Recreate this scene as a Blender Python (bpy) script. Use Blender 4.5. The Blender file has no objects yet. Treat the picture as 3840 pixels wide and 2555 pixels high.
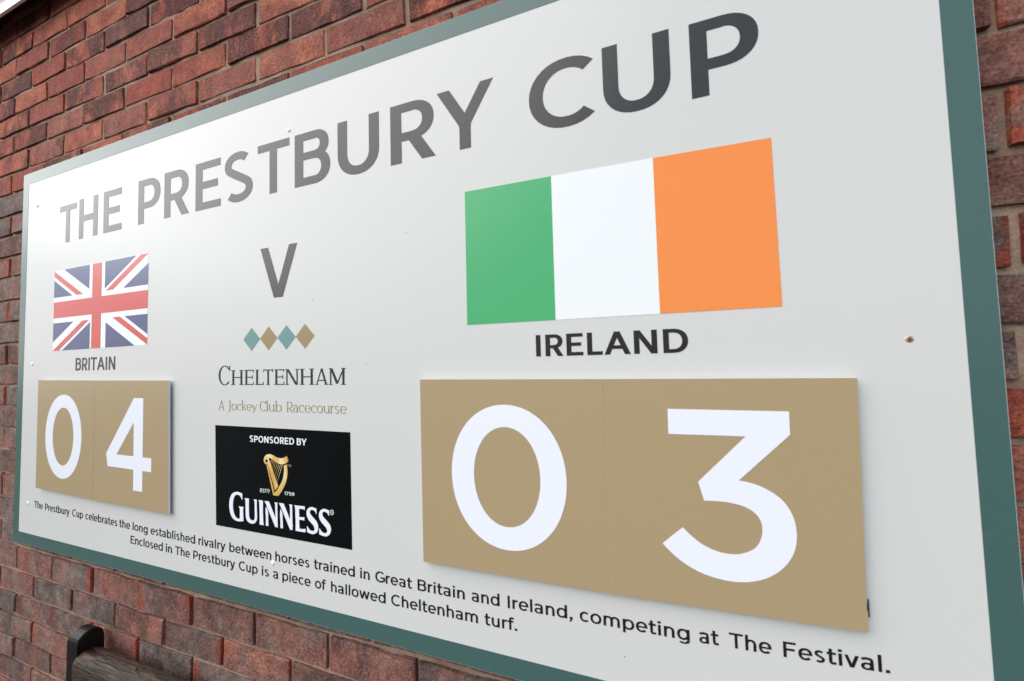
import bpy, bmesh, math, random
from mathutils import Vector, Matrix, Euler
from mathutils.geometry import delaunay_2d_cdt
random.seed(7)
C = bpy.context.scene.collection
SC = bpy.context.scene

# ---------------------------------------------------------------- camera
cam_data = bpy.data.cameras.new("camera")
cam = bpy.data.objects.new("camera", cam_data)
C.objects.link(cam)
cam.location = (2.01784874, -0.64450295, 0.56887981)
cam.rotation_euler = Euler([math.radians(a) for a in (92.54810756, 1.56206187, 19.48633341)], 'XYZ')
cam_data.sensor_width = 36.0
cam_data.lens = 36.0 * 1403.186 / 3840.0
cam_data.clip_start = 0.02
cam_data.clip_end = 500
cam_data.dof.use_dof = True
cam_data.dof.focus_distance = 1.6
cam_data.dof.aperture_fstop = 6.0
SC.camera = cam

# ---------------------------------------------------------------- light
SUN_EL, SUN_AZ = math.radians(46), math.radians(234)      # azimuth: clockwise from +Y
world = bpy.data.worlds.new("World")
SC.world = world
world.use_nodes = True
wn = world.node_tree
for n in list(wn.nodes): wn.nodes.remove(n)
sky = wn.nodes.new('ShaderNodeTexSky')
sky.sky_type = 'NISHITA'
sky.sun_disc = False
sky.sun_elevation = SUN_EL
sky.sun_rotation = SUN_AZ
sky.air_density = 1.0
sky.dust_density = 1.5
sky.ozone_density = 1.0
hs = wn.nodes.new('ShaderNodeHueSaturation')               # overcast: most of the blue is lost
hs.inputs['Saturation'].default_value = 0.8
gm = wn.nodes.new('ShaderNodeGamma')                        # cloud evens the sky out
gm.inputs['Gamma'].default_value = 0.4
bgn = wn.nodes.new('ShaderNodeBackground')
bgn.inputs['Strength'].default_value = 0.15
wo = wn.nodes.new('ShaderNodeOutputWorld')
wn.links.new(sky.outputs[0], hs.inputs['Color'])
wn.links.new(hs.outputs[0], gm.inputs['Color'])
wn.links.new(gm.outputs[0], bgn.inputs['Color'])
wn.links.new(bgn.outputs[0], wo.inputs['Surface'])
sun_data = bpy.data.lights.new("sun", 'SUN')
sun_data.energy = 0.8
sun_data.angle = math.radians(75)
sun_data.color = (1.0, 0.97, 0.93)
sun = bpy.data.objects.new("sun", sun_data)
C.objects.link(sun)
sd = Vector((math.cos(SUN_EL) * math.sin(SUN_AZ), math.cos(SUN_EL) * math.cos(SUN_AZ), math.sin(SUN_EL)))
sun.rotation_euler = sd.to_track_quat('Z', 'Y').to_euler()
sun.location = sd * 8
SC.view_settings.view_transform = 'Standard'
SC.view_settings.look = 'None'
SC.view_settings.exposure = 2.13
SC.view_settings.gamma = 1.0

# ---------------------------------------------------------------- helpers
def tag(o, label=None, cat=None, group=None, kind=None):
    if label: o['label'] = label
    if cat: o['category'] = cat
    if group: o['group'] = group
    if kind: o['kind'] = kind
    return o

def empty(name, loc=(0, 0, 0)):
    o = bpy.data.objects.new(name, None)
    o.empty_display_size = 0.05
    o.location = loc
    C.objects.link(o)
    return o

def mesh_obj(name, verts, faces, mat, parent=None, smooth=False):
    me = bpy.data.meshes.new(name)
    me.from_pydata([tuple(v) for v in verts], [], faces)
    me.update()
    if smooth:
        for p in me.polygons: p.use_smooth = True
    me.materials.append(mat)
    o = bpy.data.objects.new(name, me)
    C.objects.link(o)
    if parent is not None:
        o.parent = parent
        o.location = -Vector(parent.location) if parent.parent is None else (0, 0, 0)
    return o

def bm_obj(name, bm, mat, parent=None, smooth=False):
    bmesh.ops.recalc_face_normals(bm, faces=bm.faces)
    me = bpy.data.meshes.new(name)
    bm.to_mesh(me); bm.free()
    if smooth:
        for p in me.polygons: p.use_smooth = True
    me.materials.append(mat)
    o = bpy.data.objects.new(name, me)
    C.objects.link(o)
    if parent is not None:
        o.parent = parent
        o.location = -Vector(parent.location) if parent.parent is None else (0, 0, 0)
    return o

def bm_box(bm, x0, y0, z0, x1, y1, z1, bevel=0.0, seg=2):
    r = bmesh.ops.create_cube(bm, size=1.0)
    vs = r['verts']
    for v in vs:
        v.co = Vector(((x0 + x1) / 2 + v.co.x * (x1 - x0), (y0 + y1) / 2 + v.co.y * (y1 - y0), (z0 + z1) / 2 + v.co.z * (z1 - z0)))
    if bevel > 0:
        es = list({e for v in vs for e in v.link_edges})
        bmesh.ops.bevel(bm, geom=es, offset=bevel, segments=seg, profile=0.5, affect='EDGES')

# ---- flat print and cut vinyl: polygons in the board's plane, united and given a real (thin) thickness
def signed_area(p):
    return sum(p[i][0] * p[(i + 1) % len(p)][1] - p[(i + 1) % len(p)][0] * p[i][1] for i in range(len(p))) / 2

def unite(polys, eps=1e-7):
    vs, fs = [], []
    for p in polys:
        q = []
        for a in p:
            if not q or (abs(a[0] - q[-1][0]) > eps or abs(a[1] - q[-1][1]) > eps): q.append(a)
        if len(q) > 2 and abs(q[0][0] - q[-1][0]) <= eps and abs(q[0][1] - q[-1][1]) <= eps: q.pop()
        if len(q) < 3 or abs(signed_area(q)) < 1e-12: continue
        tris = [q] if len(q) != 4 else [[q[0], q[1], q[2]], [q[0], q[2], q[3]]]
        for t in tris:
            if abs(signed_area(t)) < 1e-9: continue
            if signed_area(t) < 0: t = t[::-1]
            b = len(vs)
            vs.extend(Vector((a[0], a[1])) for a in t)
            fs.append(list(range(b, b + len(t))))
    r = delaunay_2d_cdt(vs, [], fs, 0, eps)
    ov, of, orig = r[0], r[2], r[5]
    keep = [f for f, s in zip(of, orig) if s]
    used = {}
    nv, nf = [], []
    for f in keep:
        g = []
        for i in f:
            if i not in used:
                used[i] = len(nv); nv.append((ov[i][0], ov[i][1]))
            g.append(used[i])
        nf.append(g)
    return nv, nf

def smooth_outline(p, corner=38, sub=4):
    """round a traced outline between its corners (Catmull-Rom), corners stay sharp"""
    n = len(p); P_ = [Vector(a) for a in p]; cor = []
    for i in range(n):
        a, b = P_[i] - P_[i - 1], P_[(i + 1) % n] - P_[i]
        cor.append(a.length < 1e-9 or b.length < 1e-9 or math.degrees(abs(a.angle_signed(b))) > corner)
    out = []
    for i in range(n):
        j = (i + 1) % n
        a, b = P_[i], P_[j]; L = (b - a)
        ta = L if cor[i] else (b - P_[i - 1]) * (L.length / ((b - a).length + (a - P_[i - 1]).length))
        nb = P_[(j + 1) % n]
        tb = L if cor[j] else (nb - a) * (L.length / ((nb - b).length + L.length))
        for k in range(sub):
            t = k / sub
            h = ((2 * t ** 3 - 3 * t ** 2 + 1) * a + (t ** 3 - 2 * t ** 2 + t) * ta + (-2 * t ** 3 + 3 * t ** 2) * b + (t ** 3 - t ** 2) * tb)
            out.append((h.x, h.y))
    return out

def tri_union(polys):
    v, f = unite(polys)
    return [[v[i] for i in t] for t in f]

def decal(name, polys, mat, parent, y=0.0, th=0.0004, union=True):
    """polys [(x, z), ...] lying on the plane y, raised towards -Y by th, with side walls"""
    if union: nv, nf = unite(polys)
    else:
        nv, nf, seen = [], [], {}
        for p in polys:
            if signed_area(p) < 0: p = p[::-1]
            g = []
            for a in p:
                key = (round(a[0], 7), round(a[1], 7))
                if key not in seen: seen[key] = len(nv); nv.append(a)
                if seen[key] not in g: g.append(seen[key])
            if len(g) > 2: nf.append(g)
    n = len(nv)
    verts = [(a, y - th, b) for a, b in nv] + [(a, y, b) for a, b in nv]
    faces = [tuple(f) for f in nf]
    cnt = {}
    for f in nf:
        for i in range(len(f)):
            e = (f[i], f[(i + 1) % len(f)])
            cnt[e] = 1
    for (a, b) in list(cnt):
        if (b, a) not in cnt: faces.append((b, a, a + n, b + n))
    return mesh_obj(name, verts, faces, mat, parent)

# ---------------------------------------------------------------- materials
def new_mat(name):
    m = bpy.data.materials.new(name); m.use_nodes = True
    nt = m.node_tree
    b = nt.nodes['Principled BSDF']
    return m, nt, b

def N(nt, t, **kw):
    n = nt.nodes.new(t)
    for k, v in kw.items():
        if k.startswith('i_'): n.inputs[k[2:].replace('_', ' ')].default_value = v
        else: setattr(n, k, v)
    return n

def mixrgb(nt, fac, a, b, blend='MIX'):
    n = nt.nodes.new('ShaderNodeMix'); n.data_type = 'RGBA'; n.blend_type = blend
    for sock, v in ((n.inputs[0], fac), (n.inputs[6], a), (n.inputs[7], b)):
        if isinstance(v, (int, float)): sock.default_value = v
        elif isinstance(v, tuple): sock.default_value = (*v, 1) if len(v) == 3 else v
        else: nt.links.new(v, sock)
    return n.outputs[2]

def ramp(nt, src, stops):
    n = nt.nodes.new('ShaderNodeValToRGB')
    e = n.color_ramp.elements
    while len(e) < len(stops): e.new(0.5)
    for i, (p, c) in enumerate(stops):
        e[i].position = p
        e[i].color = (c, c, c, 1) if isinstance(c, (int, float)) else (*c, 1)
    nt.links.new(src, n.inputs[0])
    return n.outputs[0]

def math_n(nt, op, a, b=None, clamp=False):
    n = nt.nodes.new('ShaderNodeMath'); n.operation = op; n.use_clamp = clamp
    for i, v in enumerate((a, b)):
        if v is None: continue
        if isinstance(v, (int, float)): n.inputs[i].default_value = v
        else: nt.links.new(v, n.inputs[i])
    return n.outputs[0]

def vinyl(name, col, rough=0.27, mottling=0.03, scuff=0.0, spec=0.34):
    m, nt, b = new_mat(name)
    tc = N(nt, 'ShaderNodeTexCoord')
    n1 = N(nt, 'ShaderNodeTexNoise', i_Scale=2.5, i_Detail=2.0); nt.links.new(tc.outputs['Object'], n1.inputs['Vector'])
    n2 = N(nt, 'ShaderNodeTexNoise', i_Scale=260.0, i_Detail=3.0); nt.links.new(tc.outputs['Object'], n2.inputs['Vector'])
    f = ramp(nt, n1.outputs[0], [(0.0, 1 - mottling), (1.0, 1 + 0.0)])
    g = ramp(nt, n2.outputs[0], [(0.3, 1 - mottling * .8), (0.7, 1.0)])
    c = mixrgb(nt, 1.0, col, f, 'MULTIPLY')
    c = mixrgb(nt, 1.0, c, g, 'MULTIPLY')
    if scuff:
        mp = N(nt, 'ShaderNodeMapping'); mp.inputs['Scale'].default_value = (4, 1, 26); mp.inputs['Rotation'].default_value = (0, .25, 0)
        nt.links.new(tc.outputs['Object'], mp.inputs['Vector'])
        n3 = N(nt, 'ShaderNodeTexNoise', i_Scale=3.2, i_Detail=6.0, i_Roughness=.65); nt.links.new(mp.outputs[0], n3.inputs['Vector'])
        s = ramp(nt, n3.outputs[0], [(0.66, 0.0), (0.78, scuff)])
        c = mixrgb(nt, s, c, (.55, .6, .6))
    nt.links.new(c, b.inputs['Base Color'])
    b.inputs['Roughness'].default_value = rough
    b.inputs['Specular IOR Level'].default_value = spec
    bp_ = N(nt, 'ShaderNodeBump', i_Strength=0.03, i_Distance=0.0004); nt.links.new(n2.outputs[0], bp_.inputs['Height'])
    nt.links.new(bp_.outputs[0], b.inputs['Normal'])
    return m

def srgb(r, g, b):
    f = lambda u: (u / 255 / 12.92) if u / 255 <= .04045 else ((u / 255 + .055) / 1.055) ** 2.4
    return (f(r), f(g), f(b))
# ---------------------------------------------------------------- lettering: glyphs drawn as strokes, in units of the cap height
class Style:
    def __init__(s, v=.17, h=.15, xh=.745, serif=0.0, sth=.05, asc=1.03, cond=1.0):
        s.v, s.h, s.xh, s.serif, s.sth, s.asc, s.cond = v, h, xh, serif, sth, asc, cond

def rect(x0, y0, x1, y1): return [(x0, y0), (x1, y0), (x1, y1), (x0, y1)]

def ell(cx, cy, rx, ry, a, n=2.2):
    c, s = math.cos(a), math.sin(a)
    return (cx + rx * math.copysign(abs(c) ** (2 / n), c), cy + ry * math.copysign(abs(s) ** (2 / n), s))

def ring(cx, cy, rx, ry, tx, ty, a0=0, a1=360, n=2.2, k=None):
    k = k or max(6, int(abs(a1 - a0) / 10))
    o = []
    for i in range(k):
        u, w = math.radians(a0 + (a1 - a0) * i / k), math.radians(a0 + (a1 - a0) * (i + 1) / k)
        o.append([ell(cx, cy, rx, ry, u, n), ell(cx, cy, rx, ry, w, n), ell(cx, cy, rx - tx, ry - ty, w, n), ell(cx, cy, rx - tx, ry - ty, u, n)])
    return o

def ribbon(pts, w, sm=2):
    for _ in range(sm):
        q = [pts[0]]
        for a, b in zip(pts, pts[1:]):
            q += [(a[0] * .75 + b[0] * .25, a[1] * .75 + b[1] * .25), (a[0] * .25 + b[0] * .75, a[1] * .25 + b[1] * .75)]
        pts = q + [pts[-1]]
    L, Rr = [], []
    for i, p in enumerate(pts):
        a, b = pts[max(0, i - 1)], pts[min(len(pts) - 1, i + 1)]
        d = Vector((b[0] - a[0], b[1] - a[1])); d.normalize()
        ww = w(i / (len(pts) - 1)) if callable(w) else w
        nx, ny = -d.y * ww / 2, d.x * ww / 2
        L.append((p[0] + nx, p[1] + ny)); Rr.append((p[0] - nx, p[1] - ny))
    return [[L[i], L[i + 1], Rr[i + 1], Rr[i]] for i in range(len(pts) - 1)]

def diag(x0, y0, x1, y1, w): return [(x0, y0), (x0 + w, y0), (x1 + w, y1), (x1, y1)]

def stem(S, x, y0, y1, w=None, feet='tb'):
    w = w or S.v
    o = [rect(x, y0, x + w, y1)]
    if S.serif:
        if 'b' in feet: o.append(rect(x - S.serif, y0, x + w + S.serif, y0 + S.sth))
        if 't' in feet: o.append(rect(x - S.serif, y1 - S.sth, x + w + S.serif, y1))
        if 'l' in feet: o.append(rect(x - S.serif, y1 - S.sth, x + w, y1))
    return o

def arcpts(cx, cy, rx, ry, a0, a1, k=9, n=2.1):
    return [ell(cx, cy, rx, ry, math.radians(a0 + (a1 - a0) * i / k), n) for i in range(k + 1)]

def glyph(ch, S):
    """-> (advance, polygons)"""
    v, h, X, c = S.v, S.h, S.xh, S.cond
    sb = .095 if not S.serif else .05 + S.serif      # side bearing of a stem
    rb = .05
    P = []
    th = v * .97 if not S.serif else v * .55         # thin diagonal of a serif letter
    sf = S.serif
    def vert(x, top='t', bot='b'):  # small vertical ticks on serif arms
        pass
    if ch == ' ': return .30, []
    if ch == '.': return .30, [rect(.07, 0, .07 + v * 1.15, v * 1.15)]
    if ch == ',': return .30, [rect(.07, 0, .07 + v * 1.15, v * 1.15), [(.12, 0), (.07 + v * 1.15, 0), (.13, -.19), (.04, -.17)]]
    if ch == 'I': return sb * 2 + v, stem(S, sb, 0, 1)
    if ch == 'T':
        w = .80 * c; P = [rect(.03, 1 - h, w - .03, 1)] + stem(S, w / 2 - v / 2, 0, 1, feet='b')
        if sf: P += [rect(.03, .82, .03 + S.sth, 1.03), rect(w - .03 - S.sth, .82, w - .03, 1.03)]
        return w, P
    if ch == 'L':
        w = .68 * c; P = stem(S, sb, 0, 1) + [rect(sb, 0, w - .04, h)]
        if sf: P.append(rect(w - .04 - S.sth, 0, w - .04, .2))
        return w, P
    if ch in 'EF':
        w = .76 * c; P = stem(S, sb, 0, 1) + [rect(sb, 1 - h, w - .06, 1), rect(sb, .5 - h / 2 + .01, w - .12, .5 + h / 2 + .01)]
        if ch == 'E': P.append(rect(sb, 0, w - .05, h))
        if sf:
            P += [rect(w - .06 - S.sth, .82, w - .06, 1), rect(w - .12 - S.sth, .38, w - .12, .64)]
            if ch == 'E': P.append(rect(w - .05 - S.sth, 0, w - .05, .2))
        return w, P
    if ch == 'H':
        w = .93 * c; P = stem(S, sb, 0, 1) + stem(S, w - sb - v, 0, 1) + [rect(sb, .5 - h / 2, w - sb, .5 + h / 2)]
        return w, P
    if ch == 'N':
        w = .95 * c; vv = v if not sf else v * .6
        P = stem(S, sb, 0, 1, vv) + stem(S, w - sb - vv, 0, 1, vv, feet='t') + [diag(w - sb - v * 1.12, 0, sb, 1, v * 1.12)]
        return w, P
    if ch == 'M':
        w = 1.12 * c; vv = v if not sf else v * .6
        P = stem(S, sb, 0, 1, vv) + stem(S, w - sb - v, 0, 1, v)
        m = w / 2
        P += [diag(m - v * .55, .06 if sf else .22, sb, 1, v * 1.15), diag(m - th * .6, .06 if sf else .22, w - sb - th * 1.1, 1, th * 1.1)]
        return w, P
    if ch == 'A':
        w = .94 * c; m = w / 2
        P = [diag(.02 + sf * .6, 0, m - th * .55, 1, th * 1.08), diag(w - .02 - sf * .6 - v * 1.08, 0, m - v * .55, 1, v * 1.08), rect(w * .22, .24, w * .78, .24 + h)]
        if sf: P += [rect(.0, 0, sf * 2 + th, S.sth), rect(w - sf * 2 - v, 0, w, S.sth)]
        return w, P
    if ch == 'V':
        w = .92 * c; m = w / 2
        P = [diag(m - v * .62, 0, .02, 1, v * 1.1), diag(m - v * .5, 0, w - .02 - v * 1.1, 1, v * 1.1)]
        return w, P
    if ch == 'Y':
        w = .90 * c; m = w / 2
        P = [diag(m - v * .6, .40, .015, 1, v * 1.15), diag(m - v * .55, .40, w - .015 - v * 1.12, 1, v * 1.12), rect(m - v / 2, 0, m + v / 2, .46)]
        P.append([(m - v * .6, .42), (m + v * .58, .42), (m + v * .5, .34), (m - v * .5, .34)])
        return w, P
    if ch == 'U':
        w = .90 * c; r = (w - 2 * sb * .92) / 2; cx = w / 2
        P = [rect(cx - r, .40, cx - r + v, 1), rect(cx + r - v, .40, cx + r, 1)] + ring(cx, .40, r, .415, v, h * 1.02, 180, 360)
        return w, P
    if ch in 'CG':
        w = .90 * c; r = .455 * c; cx = r + rb
        if sf:
            w *= .84; r *= .82; cx = r + rb
            P = ring(cx, .5, r, .52, v, h * .8, 40, 318, n=2.05) + [rect(cx + r * .70, .73, cx + r * .70 + S.sth * 1.2, 1.02)]
            return w, P
        P = ring(cx, .5, r, .515, v, h * 1.03, 47, 313 if ch == 'C' else 320, n=2.1)
        if ch == 'G': P += [rect(cx + .02, .36, cx + r * .93, .36 + h), rect(cx + r * .93 - v, .13, cx + r * .93, .5)]
        return w, P
    if ch == 'O': return .98 * c, ring(.49 * c, .5, .445 * c, .515, v, h * 1.03, n=2.1)
    if ch == 'D':
        w = .92 * c; cx = .42 * c
        P = stem(S, sb, 0, 1) + [rect(sb, 1 - h, cx + .005, 1), rect(sb, 0, cx + .005, h)] + ring(cx, .5, w - rb - cx, .5, v, h, -90, 90)
        return w, P
    if ch in 'PRB':
        w = .80 * c if ch != 'B' else .83 * c
        b0 = .335 if ch == 'P' else .36 if ch == 'R' else .48
        x1 = w - rb - (.02 if ch == 'B' else 0)
        cy, ry = (1 + b0) / 2, (1 - b0) / 2
        cx = x1 - ry * (1.0 if not sf else .95)
        P = stem(S, sb, 0, 1, feet='tb') + [rect(sb, 1 - h, cx + .005, 1), rect(sb, b0, cx + .005, b0 + h * .95)] + ring(cx, cy, x1 - cx, ry, v * .98, h * .97, -90, 90)
        if ch == 'R':
            P.append(diag(w - .03 - v * 1.15, 0, w * .42, b0 + h * .5, v * 1.15))
            if sf: P.append(rect(w - v - sf, 0, w + sf * .6, S.sth))
        if ch == 'B':
            x2 = w - rb + .01; ry2 = (.48 + h * .95) / 2; cy2 = ry2; cx2 = x2 - ry2
            P += [rect(sb, 0, cx2 + .005, h), rect(sb, .48, cx2 + .005, .48 + h * .95)] + ring(cx2, cy2, x2 - cx2, ry2, v, h * .97, -90, 90)
        return w, P
    if ch == 'S':
        w = .78 * c; q = h * 1.0; e = q / 2 - .012
        rx = (w - 2 * rb - v) / 2
        path = arcpts(w / 2 - .01, .745, rx * .93, .255 - e, 38, 215, 9) + arcpts(w / 2 + .0, .265, rx, .265 - e, 38, -142, 9)
        return w, ribbon(path, (v + h) / 2 * .98)
    if ch == 'J':
        w = .46; P = stem(S, .22, .05, 1, feet='t') + ribbon([(.22 + v / 2, .08), (.22 + v / 2, -.1), (.12, -.2), (.0, -.2)], (v + h) / 2)
        return w, P
    # figures
    if ch == '1': return .42, [rect(.2, 0, .2 + v, 1)] + [diag(.06, .8, .2, 1, v * .8)]
    if ch == '7': return .66, [rect(.05, 1 - h, .62, 1), diag(.16, 0, .62 - v * 1.05, 1 - h * .5, v * 1.05)]
    if ch == '5': return .68, [rect(.12, 1 - h, .58, 1), rect(.12, .5, .12 + v * .85, 1)] + ring(.33, .32, .29, .335, v, h, 125, -140)
    if ch == '9': return .70, ring(.35, .68, .30, .335, v, h) + ribbon([(.65 - v / 2, .68), (.63 - v / 2, .35), (.45, .12), (.14, .05)], (v + h) / 2)
    # lower case
    hs = h * .98
    def bowl(cx, rx, a0=0, a1=360): return ring(cx, X / 2, rx, X / 2 + .012, v * .96, hs, a0, a1)
    if ch == 'o': return .76, bowl(.38, .335)
    if ch in 'bdpqg':
        w = .80; rx = .325
        if ch in 'bp':
            cx = .08 + rx + .02
            P = bowl(cx, rx) + stem(S, .085, -.25 if ch == 'p' else 0, X if ch == 'p' else S.asc, feet='l' if ch == 'b' else 'bl')
        else:
            cx = w - .09 - rx - .01
            P = bowl(cx, rx)
            xs = w - .085 - v
            if ch == 'd': P += stem(S, xs, 0, S.asc, feet='l')
            elif ch == 'q': P += stem(S, xs, -.25, X)
            else: P += [rect(xs, -.03, xs + v, X)] + ring(cx + .015, -.02, rx + .0, .255, v, hs * .82, -8, -140)
        return w, P
    if ch == 'c':
        return .66, ring(.365, X / 2, .32, X / 2 + .012, v * .96, hs, 48, 312) + ([rect(.54, X * .72, .54 + S.sth, X)] if sf else [])
    if ch == 'e':
        return .73, ring(.37, X / 2, .325, X / 2 + .012, v * .96, hs, 0, 318) + [rect(.06, X / 2 - hs * .42, .695, X / 2 + hs * .42)]
    if ch == 'a':
        w = .70; xs = w - .10 - v
        P = [rect(xs, 0, xs + v, X * .58)] + ribbon([(.09, X * .83), (.18, X * .93 - hs * .1), (.33, X - hs / 2 + .01), (.5, X - hs * .62), (xs + v / 2, X * .74), (xs + v / 2, X * .5)], (v + h) / 2)
        P += ring(.315, .215, .26, .225, v * .9, hs * .85) + [rect(.33, .44 - hs * .85, xs + .02, .44)]
        if sf: P.append(rect(xs, 0, xs + v + S.serif, S.sth))
        return w, P
    if ch in 'nhmur':
        st = .085
        if ch == 'u':
            w = .74; r = (w - .17) / 2
            P = stem(S, st, .32, X, feet='l') + [rect(w - st - v, 0, w - st, X)] + ring(w / 2, .32, r, .332, v, hs, 180, 360)
            if sf: P.append(rect(w - st - v - sf, X - S.sth, w - st - v, X))
            if sf: P.append(rect(w - st, 0, w - st + sf, S.sth))
            return w, P
        P = stem(S, st, 0, S.asc if ch == 'h' else X, feet='bl')
        if ch == 'r':
            return .47, P + ribbon([(st + v * .5, X * .55), (st + v * .75, X * .8), (.30, X - hs * .55), (.45, X - hs * .5)], (v + h) / 2)
        if ch == 'm':
            w = 1.14; r = (w - .17 - v) / 4 + v / 2
            for k in (0, 1):
                cx = st + r + k * (2 * r - v)
                P += ring(cx, X - .30, r, .312, v, hs, 0, 180) + stem(S, cx + r - v, 0, X - .30, feet='b')
            return w, P
        w = .74; r = (w - .17) / 2
        P += ring(w / 2, X - .32, r, .332, v, hs, 0, 180) + stem(S, w - st - v, 0, X - .32, feet='b')
        return w, P
    if ch == 'l': return .17 + v, stem(S, .085, 0, S.asc, feet='bl')
    if ch == 'i': return .17 + v, stem(S, .085, 0, X, feet='bl') + [rect(.085 - .01, X + .11, .085 + v + .01, X + .11 + v)]
    if ch == 't':
        P = [rect(.03, X - h, .44, X), rect(.12, .2, .12 + v, X + .22)] + ribbon([(.12 + v / 2, .24), (.125 + v / 2, .12), (.25, h * .45), (.44, h * .62)], (v + h) / 2)
        return .47, P
    if ch == 'f':
        P = [rect(.02, X - h, .42, X), rect(.12, 0, .12 + v, .84)] + ribbon([(.12 + v / 2, .8), (.13 + v / 2, .93), (.27, 1.03 - h * .5), (.45, 1.03 - h * .6)], (v + h) / 2)
        return .43, P
    if ch == 's':
        w = .60; rx = (w - .11 - v) / 2; e = h * .45
        path = arcpts(w / 2 - .005, X * .74, rx * .93, X * .26 - e + .01, 35, 215, 8) + arcpts(w / 2, X * .265, rx, X * .265 - e + .01, 38, -140, 8)
        return w, ribbon(path, (v + h) / 2 * .92)
    if ch == 'v': return .68, [diag(.34 - v * .6, 0, .02, X, v * 1.05), diag(.34 - v * .5, 0, .66 - v * 1.05, X, v * 1.05)]
    if ch == 'y':
        return .68, [diag(.34 - v * .6, 0, .02, X, v * 1.05), diag(.34 - v * .72, -.08, .66 - th * 1.05, X, th * 1.05)] + ribbon([(.34 - v * .1, 0), (.28, -.13), (.2, -.2), (.07, -.19)], (v + h) / 2 if not sf else v * .6)
    if ch == 'w':
        return 1.02, [diag(.30 - v * .6, 0, .02, X, v * 1.02), diag(.30 - v * .5, 0, .51 - v * .5, X, v), diag(.72 - v * .5, 0, .51 - v * .5, X, v), diag(.72 - v * .5, 0, 1.0 - v * 1.02, X, v * 1.02)]
    if ch == 'k':
        return .68, stem(S, .085, 0, S.asc, feet='bl') + [diag(.085 + v * .5, X * .32, .62 - th, X, th * 1.1), diag(.66 - v, 0, .2, X * .6, v * 1.05)]
    raise ValueError(ch)

def text_width(s, S):
    return sum(glyph(c, S)[0] for c in s)

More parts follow.
